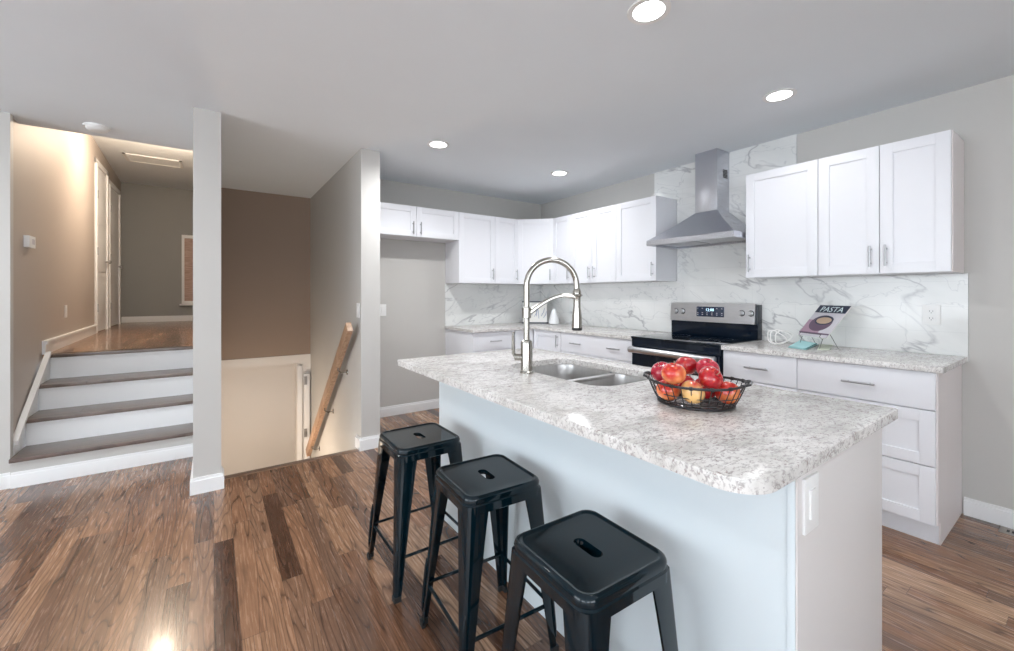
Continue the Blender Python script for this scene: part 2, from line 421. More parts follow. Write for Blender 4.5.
# hall doors in the left wall
def hall_door(n, y0, y1, zt):
    x = xw((y0+y1)/2)-.004; bm = B()
    box(bm, x, x+.02, y0-.07, y0, .785, zt+.07, .003); box(bm, x, x+.02, y1, y1+.07, .785, zt+.07, .003); box(bm, x, x+.02, y0-.07, y1+.07, zt, zt+.07, .003)
    box(bm, x, x+.035, y0, y0+.03, .785, zt); box(bm, x, x+.03, y1-.03, y1, .785, zt)
    o = struct('door_%d' % n, bm, 'trim')
    s = B(); box(s, x+.0, x+.012, y0+.03, y1-.03, .795, zt-.01)
    for k in range(3): box(s, x+.010, x+.018, y0+.12, y1-.12, .95+.62*k, 1.42+.62*k, .004)
    link('door_slab', s, 'trim', o)
    h = B()
    for k in range(3): box(h, x+.034, x+.042, y0+.005, y0+.03, 1.05+.72*k, 1.15+.72*k, .001)
    link('hinge', h, 'pull', o)
    k = B(); lathe(k, [(.01,0),(.012,.02),(.028,.03),(.028,.05),(.015,.06)], seg=16); k.transform(Matrix.Translation((x+.015, y1-.10, 1.72)) @ Matrix.Rotation(PI/2, 4, 'Y'))
    link('door_knob', k, 'pull', o)
hall_door(1, 7.30, 8.02, 2.93)
hall_door(2, 8.40, 9.25, 2.90)
# window at the end of the hall
bm = B()
for (a, b, c, d) in ((-.48,-.15,2.30,2.36), (-.48,-.15,1.10,1.15), (-.48,-.44,1.15,2.30), (-.18,-.15,1.15,2.30)): box(bm, a, b, 9.66, 9.70, c, d, .003)
box(bm, -.51, -.15, 9.62, 9.70, 1.07, 1.10, .003)
o = struct('window_1', bm, 'trim')
link('window_shade', box(B(), -.44, -.18, 9.675, 9.695, 1.15, 2.30), 'shade', o)
# lower doorway of the stairwell: casing and opened door edge
bm = B(); box(bm, .835, .885, 5.635, 5.66, -1.8, .40, .003); box(bm, .905, .965, 5.61, 5.655, -1.8, .30, .003)
o = struct('door_3', bm, 'trim')
for z in (.22, -.42): link('hinge', box(B(), .905, .935, 5.60, 5.612, z-.05, z+.05), 'pull', o)

# ---- staircase up to the hall
ZN = [.197, .388, .583, .785]; YR = [4.12, 4.39, 4.66, 4.93]
st = thing('staircase', 'short flight of four white steps with dark wooden treads rising to the hall', 'stairs', (-.62, 4.12, 0))
for k in range(4):
    z0 = 0 if k == 0 else ZN[k-1]
    bm = box(B(), -1.094, -.118, YR[k], YR[k]+.02, z0, ZN[k]-.026)
    box(bm, -1.09, -.118, YR[k]-.012, YR[k], ZN[k]-.05, ZN[k]-.027, .002)
    link('riser', bm, 'trim' if k else 'wall', st)
    yb = YR[k+1]+.01 if k < 3 else YR[k]+.06
    bm = box(B(), -1.094, -.117, YR[k]-.03, yb, ZN[k]-.027, ZN[k], .006)
    link('tread', bm, 'tread', st)
bm = B()   # skirt board following the slope of the steps
def yz_prism(bm, pts, x0, x1):
    a = [bm.verts.new((x0, y, z)) for y, z in pts]; b = [bm.verts.new((x1, y, z)) for y, z in pts]
    bm.faces.new(a[::-1]); bm.faces.new(b); bridge(bm, a, b); return bm
yz_prism(bm, [(4.192, 0), (4.192, .275), (4.90, .80), (4.948, .80), (4.948, 0)], -1.110, -1.096)
link('skirt_board', bm, 'trim', st)
bm = yz_prism(B(), [(4.192, .262), (4.192, .290), (4.90, .812), (4.90, .784)], -1.111, -1.078)
link('skirt_cap', bm, 'trim', st)
bm = prism(B(), [(xw(4.93), 4.93), (xw(7.22), 7.22), (xw(7.22)+.02, 7.22), (xw(4.93)+.02, 4.93)], .785, .875)
prism(bm, [(xw(4.93), 4.93), (xw(7.22), 7.22), (xw(7.22)+.03, 7.22), (xw(4.93)+.03, 4.93)], .873, .895)
struct('baseboard_hall_left', bm, 'trim')

# ================================================================== KITCHEN
UB, UT = 1.3955, 2.1587
UX, UY = 3.258, 3.998       # carcass front planes of wall cabinets
BX, BY = 2.963, 3.703       # carcass front planes of base cabinets
def shaker(O, U, w_, h, Nn, st_=.058, t=.02, rec=.009):
    """shaker front; O lower corner on the carcass, U across, Nn outward"""
    bm = B(); Z = (0,0,1); U = Vector(U); Nn = Vector(Nn); O = Vector(O); g = .0018
    O = O+U*g+Vector((0,0,g)); w_ -= 2*g; h -= 2*g
    s = min(st_, w_*.28, h*.30)
    def bx(u0, v0, uu, vv, d): obox(bm, O+U*u0+Vector((0,0,v0)), U, Z, Nn, uu, vv, d, .0012)
    bx(0, 0, s, h, t); bx(w_-s, 0, s, h, t); bx(s, 0, w_-2*s, s, t-.0004); bx(s, h-s, w_-2*s, s, t-.0004)
    obox(bm, O+U*(s-.002)+Vector((0,0,s-.002)), U, Z, Nn, w_-2*s+.004, h-2*s+.004, t-rec)
    return bm
def slab(O, U, w_, h, Nn, t=.02):
    g = .0018; U = Vector(U); O = Vector(O)+U*g+Vector((0,0,g))
    return obox(B(), O, U, (0,0,1), Nn, w_-2*g, h-2*g, t, .0015)
def pull(c, axis, Nn, ln=.13, parent=None):
    """bar pull centred on c (on the front's face)"""
    c, a, n = Vector(c), Vector(axis), Vector(Nn); bm = B()
    tube(bm, [c+a*(-ln/2)+n*.03, c+a*(ln/2)+n*.03], .0058, 10)
    for s in (-1, 1): tube(bm, [c+a*(s*ln*.33)-n*.001, c+a*(s*ln*.33)+n*.03], .0048, 8)
    return link('handle', bm, 'pull', parent)
ZA = (0,0,1)
# wall cabinets on the range wall, faces towards -X
def upper_r(y0, y1, doors, label, zb=UB):
    t = thing('wall_cabinet', label, 'cabinet', (UX+.15, (y0+y1)/2, zb), group='white wall cabinets')
    bm = box(B(), UX, XR-.002, y0+.0015, y1-.0015, zb, UT, .001); link('body', bm, 'cab', t)
    for (a, b, hs) in doors:      # a<b in Y, hs = y of handle
        d = link('door', shaker((UX, b, zb), (0,-1,0), b-a, UT-zb, (-1,0,0)), 'cab', t)
        pull((UX-.02, hs, zb+.105), ZA, (-1,0,0), .125, d)
    return t
upper_r(1.079, 1.534, [(1.079, 1.534, 1.503)], 'single-door white wall cabinet directly right of the steel range hood')
t = upper_r(.474, 1.079, [(.77, 1.079, .81), (.474, .77, .738)], 'two-door white wall cabinet at the right-hand end above the magazine counter')
link('end_panel', box(B(), UX, XR-.002, .470, .4755, UB, UT), 'side', t)
upper_r(2.302, 2.758, [(2.302, 2.758, 2.335)], 'single-door white wall cabinet directly left of the steel range hood')
upper_r(2.758, 3.391, [(3.077, 3.391, 3.112), (2.758, 3.077, 3.042)], 'two-door white wall cabinet with paired handles, between the narrow corner one and the hood')
upper_r(3.391, 3.693, [(3.391, 3.693, 3.425)], 'narrow white wall cabinet on the range wall just right of the angled corner one')
t = thing('wall_cabinet', 'angled white corner wall cabinet behind the faucet arch', 'cabinet', (3.3, 4.05, UB), group='white wall cabinets')
poly = [(UX, 3.695), (XR-.002, 3.695), (XR-.002, YF-.002), (2.955, YF-.002), (2.955, UY)]
link('body', prism(B(), poly, UB, UT), 'cab', t)
du = Vector((UX-2.955, 3.695-UY, 0)); dw = du.length; du.normalize(); dn = Vector((-du.y*-1, -du.x, 0)); dn = Vector((du.y, -du.x, 0))
d = link('door', shaker((2.955, UY, UB), du, dw, UT-UB, dn), 'cab', t)
pull(Vector((2.955, UY, UB+.105))+du*(dw-.045)+dn*.02, ZA, dn, .125, d)
def upper_b(x0, x1, doors, label, zb=UB, hz=.105):
    t = thing('wall_cabinet', label, 'cabinet', ((x0+x1)/2, UY+.15, zb), group='white wall cabinets')
    link('body', box(B(), x0+.0015, x1-.0015, UY, YF-.002, zb, UT, .001), 'cab', t)
    for (a, b, hx) in doors:
        d = link('door', shaker((a, UY, zb), (1,0,0), b-a, UT-zb, (0,-1,0)), 'cab', t)
        pull((hx, UY-.02, zb+hz), ZA, (0,-1,0), .125, d)
    return t
upper_b(2.618, 2.953, [(2.618, 2.953, 2.915)], 'narrow white wall cabinet on the back wall just left of the angled corner one')
upper_b(2.155, 2.618, [(2.155, 2.618, 2.58)], 'wider white wall cabinet on the back wall beside the empty fridge space')
upper_b(1.19, 2.155, [(1.19, 1.672, 1.632), (1.672, 2.155, 1.712)], 'short two-door white cabinet hung above the empty fridge space', 1.853, .085)
# base cabinets
TK = .115
def base_r(y0, y1, fronts, label, sidep=False):
    t = thing('base_cabinet', label, 'cabinet', (3.25, (y0+y1)/2, 0), group='white base cabinets')
    link('body', box(B(), BX, XR-.002, y0+.001, y1-.001, TK, .884, .001), 'cab', t)
    link('toe_kick', box(B(), BX+.055, XR-.002, y0+.001, y1-.001, 0, TK), 'cab', t)
    for (kind, a, b, z0, z1, ps) in fronts:
        f = slab if kind == 'slab' else shaker
        d = link('door' if kind == 'door' else 'drawer', f((BX, b, z0), (0,-1,0), b-a, z1-z0, (-1,0,0)), 'cab', t)
        for (py, pz, ax) in ps: pull((BX-.02, py, pz), ax, (-1,0,0), .145, d)
    return t
AY = (0,1,0)
base_r(1.09, 1.547, [('slab',1.09,1.547,.690,.88,[(1.318,.785,AY)]), ('door',1.09,1.547,TK,.688,[(1.50,.60,ZA)])], 'white base cabinet with drawer right beside the range')
t = base_r(.484, 1.09, [('slab',.484,1.09,.690,.88,[(.787,.785,AY)]), ('shaker',.484,1.09,.408,.688,[(.787,.56,AY)]), ('shaker',.484,1.09,TK,.406,[(.787,.27,AY)])],
       'white three-drawer base cabinet at the right end near the floor vent')
bm = box(B(), BX, XR-.002, .479, .4865, TK, .884); box(bm, BX+.055, XR-.002, .479, .4865, 0, TK+.001); link('end_panel', bm, 'side', t)
base_r(2.318, 3.232, [('slab',2.318,3.232,.690,.88,[(3.0,.785,AY),(2.52,.785,AY)]), ('door',2.775,3.232,TK,.688,[(2.81,.60,ZA)]), ('door',2.318,2.775,TK,.688,[(2.74,.60,ZA)])],
       'wide white base cabinet with a two-pull drawer left of the range')
t = thing('base_cabinet', 'white corner base cabinet behind the faucet with a small upright handle', 'cabinet', (3.2, 3.9, 0), group='white base cabinets')
poly = [(BX, 3.234), (XR-.002, 3.234), (XR-.002, YF-.002), (2.692, YF-.002), (2.692, BY), (BX, BY)]
link('body', prism(B(), poly, TK, .884), 'cab', t)
poly = [(BX+.055, 3.234), (XR-.002, 3.234), (XR-.002, YF-.002), (2.692, YF-.002), (2.692, BY+.055), (BX+.055, BY+.055)]
link('toe_kick', prism(B(), poly, 0, TK), 'cab', t)
d = link('door', shaker((BX, BY-.022, TK), (0,-1,0), BY-.022-3.234, .88-TK, (-1,0,0)), 'cab', t); pull((BX-.02, 3.28, .785), ZA, (-1,0,0), .13, d)
link('door', shaker((2.692, BY, TK), (1,0,0), BX-.022-2.692, .88-TK, (0,-1,0)), 'cab', t)
t = thing('base_cabinet', 'white base cabinet with drawer on the back wall beside the fridge space', 'cabinet', (2.42, 4.0, 0), group='white base cabinets')
link('body', box(B(), 2.157, 2.69, BY, YF-.002, TK, .884, .001), 'cab', t)
link('toe_kick', box(B(), 2.157, 2.69, BY+.055, YF-.002, 0, TK), 'cab', t)
d = link('drawer', slab((2.157, BY, .69), (1,0,0), .533, .19, (0,-1,0)), 'cab', t); pull((2.42, BY-.02, .785), (1,0,0), (0,-1,0), .14, d)
d = link('door', shaker((2.157, BY, TK), (1,0,0), .533, .573, (0,-1,0)), 'cab', t); pull((2.64, BY-.02, .60), ZA, (0,-1,0), .13, d)
# countertops
def ctop(label, outer, holes=()):
    bm = prism(B(), outer, .8845, .914, holes, .003)
    x = sum(p[0] for p in outer)/len(outer); y = sum(p[1] for p in outer)/len(outer)
    return tag(link('countertop', bm, 'granite', None, (x, y, .8845)), label, 'countertop')
ctop('speckled granite countertop right of the range holding the magazine stand', [(2.921, .455), (XR-.012, .455), (XR-.012, 1.550), (2.921, 1.550)])
ctop('L-shaped granite countertop running into the corner left of the range', [(2.921, 2.314), (XR-.012, 2.314), (XR-.012, YF-.012), (2.142, YF-.012), (2.142, 3.661), (2.921, 3.661)])
# backsplash
bm = box(B(), XR-.010, XR-.0005, .453, YF-.001, .8845, UB-.0015)
box(bm, XR-.0105, XR-.0005, 1.5355, 2.3005, UB-.0015, UT); box(bm, XR-.0105, XR-.0005, 1.319, 2.546, UT+.001, CH)
box(bm, 2.15, XR-.010, YF-.010, YF-.0005, .8845, UB-.0015)
struct('trim_3', bm, 'marble', False)
# island
ic = rrect(.8235, 1.76, .372, 2.235, .02, 8, (.02, .02, .085, .008))
sk_ = rrect(1.215, 1.64, 1.105, 1.765, .10, 8)
ctop('large speckled granite island countertop holding the fruit basket and sink', ic, [sk_])
t = thing('kitchen_island', 'white panelled kitchen island base beside the black stools', 'island', (1.38, 1.3, 0))
bm = B()
box(bm, 1.066, 1.082, .412, 2.205, 0, .884); box(bm, 1.655, 1.675, .412, 2.205, .1, .884); box(bm, 1.082, 1.66, 2.185, 2.205, 0, .884)
box(bm, 1.082, 1.66, .415, 2.19, 0, .1)
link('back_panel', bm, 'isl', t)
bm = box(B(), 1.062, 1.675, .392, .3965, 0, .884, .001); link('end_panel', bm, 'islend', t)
link('corner_strip', box(B(), 1.0615, 1.0665, .397, .4125, 0, .884, .0008), 'isl', t)
for (a, b) in ((.433, 1.02), (1.02, 1.60), (1.60, 2.20)):
    d = link('door', shaker((1.675, a, .1), (0,1,0), b-a, .78, (1,0,0)), 'cab', t); pull((1.695, b-.05, .75), ZA, (1,0,0), .13, d)
# sink
t = thing('kitchen_sink', 'undermount double-bowl stainless sink set into the island', 'sink', (1.43, 1.43, .70))
def bowl(y0, y1, rs, depth=.19):
    bm = B(); x0, x1 = 1.222, 1.633
    lv = [(0, -.0+.883), (.004, .86), (.010, .883-depth+.03), (.03, .883-depth+.006), (.06, .883-depth)]
    prev = None
    for (ins, z) in lv:
        pts = rrect(x0+ins, x1-ins, y0+ins, y1-ins, .09, 7, tuple(max(.02, r-ins*.5) for r in rs))
        rg = ring(bm, [(x, y, z) for x, y in pts])
        if prev: bridge(bm, prev, rg)
        prev = rg
    bm.faces.new(prev); return bm
big, sm = .095, .05
link('bowl', bowl(1.112, 1.378, (sm, sm, big, big)), 'sink', t)
link('bowl', bowl(1.402, 1.758, (big, big, sm, sm)), 'sink', t)
bm = box(B(), 1.222, 1.633, 1.374, 1.406, .868, .8835, .005); link('divider', bm, 'sink', t)
bm = prism(B(), rrect(1.195, 1.652, 1.085, 1.785, .1, 8), .882, .8842, [rrect(1.224, 1.631, 1.114, 1.756, .095, 8)]); link('flange', bm, 'sink', t)
for y in (1.245, 1.58):
    d = link('drain', lathe(B(), [(.044,.694),(.044,.698),(.036,.699),(.03,.696)], (1.43, y, 0), 24), 'nickel', t)
# faucet
FX, FY = 1.173, 1.519
t = thing('faucet', 'tall arched brushed nickel pull-down kitchen faucet beside the sink', 'faucet', (FX, FY, .914))
sd = Vector((.90, -.436, 0)).normalized(); f0 = Vector((FX, FY, 0))
link('base', lathe(B(), [(.031,.9142),(.031,.921),(.027,.925),(.027,1.050),(.024,1.060),(.0165,1.065)], (FX, FY, 0), 28), 'nickel', t)
pts = [f0+Vector((0,0,z)) for z in (1.04, 1.12, 1.2, 1.30)]
R = .119
for i in range(0, 19):
    a = PI*i/18; pts.append(f0+sd*(R-R*math.cos(a))+Vector((0,0,1.313+R*math.sin(a))))
pts.append(f0+sd*(2*R+.002)+Vector((0,0,1.27)))
link('spout', tube(B(), pts, .0135, 16), 'nickel', t)
link('collar', lathe(B(), [(.016,1.163),(.0205,1.166),(.0205,1.212),(.016,1.215)], (FX, FY, 0), 24), 'nickel', t)
sp = f0+sd*(2*R+.002)
link('spray_head', lathe(B(), [(.0135,1.30),(.019,1.285),(.019,1.265),(.0165,1.255),(.0165,1.215),(.022,1.175),(.0235,1.118)], (sp.x, sp.y, 0), 24), 'nickel', t)
link('spray_nozzle', lathe(B(), [(.0238,1.1175),(.0238,1.106),(.018,1.104)], (sp.x, sp.y, 0), 24), 'rubber', t)
arm = []
for i in range(13):
    u = i/12; arm.append(f0+sd*(.012+.217*u)+Vector((0,0,1.188+.080*math.sin(u*PI*.62)+.0*u)))
bm = B(); tube(bm, arm, [.013-.004*math.sin(PI*i/12) for i in range(13)], 10)
tube(bm, [sp+Vector((.019*math.cos(a), .019*math.sin(a), 1.268)) for a in [2*PI*k/16 for k in range(16)]], .006, 8, True)
link('docking_arm', bm, 'nickel', t)
hd = Vector((-.62, .55, 0)).normalized()
link('lever_valve', tube(B(), [f0+hd*.02+Vector((0,0,.985)), f0+hd*.055+Vector((0,0,.985))], .016, 16), 'nickel', t)
link('lever', tube(B(), [f0+hd*.05+Vector((0,0,.985)), f0+hd*.060+Vector((0,0,1.0)), f0+hd*.062+Vector((0,0,1.04)), f0+hd*.062+Vector((0,0,1.10))], [.008,.009,.0075,.006], 10), 'nickel', t)
# range
RY0, RY1 = 1.556, 2.309
t = thing('range', 'stainless and black electric range between the base cabinets', 'range', (3.25, 1.93, 0))
link('body', box(B(), 2.935, XR-.06, RY0, RY1, .04, .902, .003), 'black', t)
for x in (3.0, 3.45):
    for y in (RY0+.06, RY1-.06): link('foot', tube(B(), [(x, y, 0), (x, y, .045)], .016, 10), 'rubber', t)
link('cooktop', box(B(), 2.905, 3.46, RY0-.003, RY1+.003, .900, .9185, .004), 'glass', t)
for (x, y, r) in ((3.06, 1.75, .11), (3.06, 2.13, .085), (3.30, 1.75, .085), (3.30, 2.13, .10)):
    rg = B(); pr_ = lambda q, z: [(x+q*math.cos(2*PI*k/40), y+q*math.sin(2*PI*k/40), z) for k in range(40)]
    a = ring(rg, pr_(r, .9187)); b = ring(rg, pr_(r-.003, .9187)); bridge(rg, a, b)
    link('burner', rg, 'pull', t)
link('front_band', box(B(), 2.912, 2.936, RY0, RY1, .835, .899, .003), 'black', t)
d = link('oven_door', box(B(), 2.908, 2.936, RY0+.004, RY1-.004, .24, .832, .004), 'black', t)
link('door_window', box(B(), 2.9055, 2.9085, RY0+.12, RY1-.12, .36, .72, .001), 'glass', d)
bm = B(); tube(bm, [(2.868, RY0+.012, .812), (2.866, RY0+.03, .812), (2.862, 1.93, .812), (2.866, RY1-.03, .812), (2.868, RY1-.012, .812)], .027, 16)
for y in (RY0+.03, RY1-.03): box(bm, 2.868, 2.912, y-.012, y+.012, .798, .826, .003)
link('door_handle', bm, 'steel', d)
link('storage_drawer', box(B(), 2.912, 2.936, RY0+.004, RY1-.004, .06, .232, .003), 'steel', t)
link('back_riser', box(B(), 3.478, XR-.012, RY0, RY1, .90, 1.19, .003), 'black', t)
bm = B(); pr4 = [(3.452, 1.038), (3.462, 1.196), (3.50, 1.200), (3.50, 1.032)]
a = ring(bm, [(x, RY0+.012, z) for x, z in pr4]); b = ring(bm, [(x, RY1-.006, z) for x, z in pr4]); bm.faces.new(a); bm.faces.new(b[::-1]); bridge(bm, a, b)
cp = link('control_panel', bm, 'steel', t)
def yon(u, X):
    r = (u-507)/418.9555; s, c = math.sin(TH), math.cos(TH); return X*(c-s*r)/(s+c*r)
for u in (675.8, 682.6, 741.6, 750.8):
    k = B(); lathe(k, [(.021,0),(.020,.012),(.015,.015),(.014,.024)], seg=20); box(k, -.004, .004, -.014, .014, .015, .027, .001)
    k.transform(Matrix.Translation((3.457, yon(u, 3.455), 1.122)) @ Matrix.Rotation(-PI/2, 4, 'Y')); kn = link('knob', k, 'steel', t); q_ = B(); lathe(q_, [(.0245,0),(.0245,.002)], seg=24); q_.transform(Matrix.Translation((3.4575, yon(u, 3.455), 1.122)) @ Matrix.Rotation(-PI/2, 4, 'Y')); link('dial_ring', q_, 'black', kn)
y1, y0 = yon(696.5, 3.453), yon(724, 3.453)
dp = link('display', box(B(), 3.451, 3.458, y0, y1, 1.082, 1.168, .004), 'navy', t)
def text_mesh(name, body, size, mat, parent, matrix, extrude=.0006, align='CENTER'):
    cu = bpy.data.curves.new(name+'_text', 'FONT'); cu.body = body; cu.size = size; cu.extrude = extrude; cu.align_x = align; cu.resolution_u = 3
    ob = bpy.data.objects.new(name, cu); COL.objects.link(ob)
    dg = bpy.context.evaluated_depsgraph_get(); me = bpy.data.meshes.new_from_object(ob.evaluated_get(dg))
    bpy.data.objects.remove(ob); bpy.data.curves.remove(cu)
    bm = B(); bm.from_mesh(me); bpy.data.meshes.remove(me); bm.transform(matrix)
    return link(name, bm, mat, parent, smooth=False)
mx = Matrix(((0,0,-1,3.4495), (-1,0,0,(y0+y1)/2), (0,1,0,1.130), (0,0,0,1)))
text_mesh('clock_digits', '12:08', .034, 'led', dp, mx)
bm = B()
for i in range(6):
    for z in (1.097, 1.112, 1.150):
        if z > 1.14 and 1 < i < 4: continue
        y = y0+.012+(y1-y0-.03)*i/5; link('button_mark', box(B(), 3.4502, 3.4512, y, y+.011, z, z+.005), 'bookgrey', dp)
bm.free()
# hood
t = thing('range_hood', 'stainless pyramid chimney hood mounted over the range', 'range hood', (3.31, 1.92, 1.694))
HY0, HY1, HX = 1.545, 2.295, 3.09
bm = B()
r0 = [(HX, HY0), (XR-.011, HY0), (XR-.011, HY1), (HX, HY1)]; r1 = [(3.36, 1.815), (XR-.011, 1.815), (XR-.011, 2.005), (3.36, 2.005)]
a = ring(bm, [(x, y, 1.737) for x, y in r0])
m_ = ring(bm, [(x0*.45+x1*.55, y0_*.45+y1_*.55, 1.737+.115) for (x0, y0_), (x1, y1_) in zip(r0, r1)])
b = ring(bm, [(x, y, 1.965) for x, y in r1])
bridge(bm, a, m_); bridge(bm, m_, b); bm.faces.new(b); bm.faces.new(a[::-1])
link('canopy', bm, 'steelv', t, smooth=False)
bm = B(); outer = r0; pr_h = [(HX+.03, HY0+.03), (XR-.04, HY0+.03), (XR-.04, HY1-.03), (HX+.03, HY1-.03)]
prism(bm, r0, 1.694, 1.7365, [pr_h]); link('rim', bm, 'steelv', t)
bm = box(B(), HX+.03, XR-.04, HY0+.03, HY1-.03, 1.712, 1.722); link('underside', bm, 'steel', t)
for (a_, b_) in ((HY0+.06, 1.905), (1.935, HY1-.06)):
    f_ = box(B(), HX+.06, XR-.10, a_, b_, 1.704, 1.7115, .002); link('filter', f_, 'pull', t)
link('chimney', box(B(), 3.36, XR-.011, 1.815, 2.005, 1.96, CH-.001, .002), 'steelv', t)
bm = B()
for i in range(6): box(bm, 3.45, 3.52, 1.8125, 1.8155, 2.24+.012*i, 2.247+.012*i)
link('vent_slots', bm, 'dark', t)
link('badge', box(B(), HX-.0015, HX+.001, 1.90, 1.97, 1.711, 1.719), 'bookgrey', t)

# ================================================================== SMALL THINGS
def plate(name, label, cat, c, U, Nn, w_, h, kind):
    c, U, Nn = Vector(c), Vector(U), Vector(Nn); Z = Vector((0,0,1))
    t = thing(name, label, cat, c)
    link('plate', obox(B(), c-U*w_/2-Z*h/2, U, Z, Nn, w_, h, .006, .002), 'plastic', t)
    if kind == 'outlet':
        for s in (-1, 1):
            q = link('socket', obox(B(), c-U*.017+Z*(s*.021-.014), U, Z, Nn, .034, .028, .0085, .003), 'plastic', t)
            bm = B()
            for k in (-1, 1): obox(bm, c+U*(k*.007-.001)+Z*(s*.021-.002), U, Z, Nn, .002, .009, .0088)
            obox(bm, c-U*.002+Z*(s*.021-.010), U, Z, Nn, .004, .004, .0088); link('slots', bm, 'dark', q)
    else:
        link('rocker', obox(B(), c-U*.016-Z*.033, U, Z, Nn, .032, .066, .010, .003), 'plastic', t)
    return t
plate('wall_outlet', 'white wall outlet on the marble backsplash at the right end', 'outlet', (XR-.0102, .603, 1.148), (0,-1,0), (-1,0,0), .078, .118, 'outlet')
plate('island_outlet', 'white plate on the end panel of the island', 'outlet', (1.125, .392, .793), (1,0,0), (0,-1,0), .078, .125, 'switch')
plate('light_switch', 'white switch plate on the wall of the fridge space', 'switch', (1.435, YF-.0002, 1.11), (1,0,0), (0,-1,0), .075, .12, 'switch')
plate('light_switch', 'white switch plate on the stairwell side of the wall end above the handrail', 'switch', (.985, 3.56, 1.14), (0,-1,0), (-1,0,0), .075, .12, 'switch')
plate('light_switch', 'white switch plate on the beige hall wall above the steps', 'switch', (xw(5.72), 5.72, 1.11), (0,1,0), (1,0,0), .075, .12, 'switch')
t = thing('thermostat', 'small white thermostat on the beige hall wall', 'thermostat', (-1.14, 4.53, 1.655))
link('body', box(B(), -1.131, -1.092, 4.465, 4.595, 1.615, 1.700, .005), 'plastic', t)
link('screen', box(B(), -1.0925, -1.0915, 4.52, 4.575, 1.640, 1.68), 'bookgrey', t)
t = thing('smoke_detector', 'round white smoke detector on the ceiling above the steps', 'smoke detector', (-.68, 4.11, CH-.03))
link('body', lathe(B(), [(.03,CH-.036),(.045,CH-.034),(.058,CH-.024),(.062,CH-.012)], (-.68, 4.11, 0), 32), 'plastic', t)
link('mounting_ring', lathe(B(), [(.070,CH-.012),(.073,CH-.0005)], (-.68, 4.11, 0), 32), 'plastic', t)
# return grille on the hall ceiling
t = thing('ceiling_grille', 'long white air grille on the hall ceiling', 'vent', (-.75, 7.85, 3.19))
bm = B(); gx0, gx1, gy0, gy1 = -1.02, -.38, 7.65, 8.05
box(bm, gx0, gx1, gy0, gy0+.03, 3.185, 3.1995); box(bm, gx0, gx1, gy1-.03, gy1, 3.185, 3.1995); box(bm, gx0, gx0+.03, gy0, gy1, 3.185, 3.1995); box(bm, gx1-.03, gx1, gy0, gy1, 3.185, 3.1995)
link('frame', bm, 'plastic', t)
bm = B()
for i in range(11): obox(bm, (gx0+.03, gy0+.04+.03*i, 3.187), (1,0,0), (0,.8,.6), (0,-.6,.8), gx1-gx0-.06, .018, .002)
link('slats', bm, 'plastic', t)
link('backing', box(B(), gx0+.02, gx1-.02, gy0+.02, gy1-.02, 3.198, 3.1995), 'dark', t)
# floor register
t = thing('floor_register', 'small metal floor vent beside the right baseboard', 'vent', (3.487, .27, 0))
bm = prism(B(), [(3.445,.10),(3.535,.10),(3.535,.33),(3.445,.33)], .0003, .005, [[(3.470,.125),(3.512,.125),(3.512,.305),(3.470,.305)]], .001); link('frame', bm, 'brass', t)
link('opening', box(B(), 3.470, 3.512, .125, .305, .0003, .0015), 'dark', t)
bm = B()
for i in range(8): box(bm, 3.470, 3.512, .140+.021*i, .147+.021*i, .0015, .0045)
link('louvres', bm, 'brass', t)
# handrail
t = thing('handrail', 'light oak handrail on the wall going down the stairs', 'handrail', (.92, 3.7, 1.0))
pa = Vector((.905, 3.53, 1.01)); pb = Vector((.905, 5.35, -.58)); dr = (pb-pa).normalized(); nn = Vector((0, -dr.z*-1, 0))
nu = Vector((1,0,0)); nv = dr.cross(nu).normalized()
if nv.z < 0: nv = -nv
link('rail', obox(B(), pa-nu*.022-nv*.045, dr, nu, nv, (pb-pa).length, .044, .09, .004), 'rail', t)
for u in (.22, .52, .88):
    p = pa+dr*((pb-pa).length*u)-nv*.03
    bm = tube(B(), [p, p+Vector((0,0,-.045)), p+Vector((.03,0,-.065)), Vector((.984, p.y, p.z-.065))], .006, 8)
    lathe_ = B(); lathe(lathe_, [(.025,0),(.022,.006)], seg=16); lathe_.transform(Matrix.Translation((.984, p.y, p.z-.065)) @ Matrix.Rotation(-PI/2, 4, 'Y')); merge(bm, lathe_)
    link('bracket', bm, 'nickel', t)
# recessed ceiling lights
def downlight(x, y, label, k=1.0):
    t = thing('ceiling_light', label, 'ceiling light', (x, y, CH), group='recessed ceiling lights')
    link('trim_ring', prism(B(), [(x+.088*math.cos(2*PI*k/40), y+.088*math.sin(2*PI*k/40)) for k in range(40)], CH-.006, CH-.0003,
         [[(x+.064*math.cos(2*PI*k/40), y+.064*math.sin(2*PI*k/40)) for k in range(40)]], .002), 'plastic', t)
    link('lens', lathe(B(), [(.0635,CH-.0045),(.0635,CH-.001)], (x, y, 0), 36), 'lens', t)
    ld = bpy.data.lights.new('lamp', 'SPOT'); ld.energy = LAMP_W*PI*k; ld.spot_size = math.radians(172); ld.spot_blend = .9; ld.shadow_soft_size = .035
    ld.color = (.98, .99, 1)
    lo = bpy.data.objects.new('lamp', ld); COL.objects.link(lo); lo.parent = t; lo.location = (0, 0, -.03)
for x, y, k, lab in ((1.497, 1.10, 1.6, 'large bright recessed light nearest the top edge above the island'), (2.775, 1.12, .5, 'recessed light above the right wall cabinets'),
                     (1.462, 3.04, 3.7, 'recessed light left of the back pair, near the fridge space'), (2.786, 3.08, 1.25, 'recessed light near the kitchen corner in front of the wall cabinets')):
    downlight(x, y, lab, k)
for x, y, k in ((1.49, -.85, .7), (-1.0, 3.04, 1.3), (-1.0, 1.10, 1.6), (-1.0, -.85, 1.0)):
    downlight(x, y, 'recessed ceiling light behind the camera position', k)
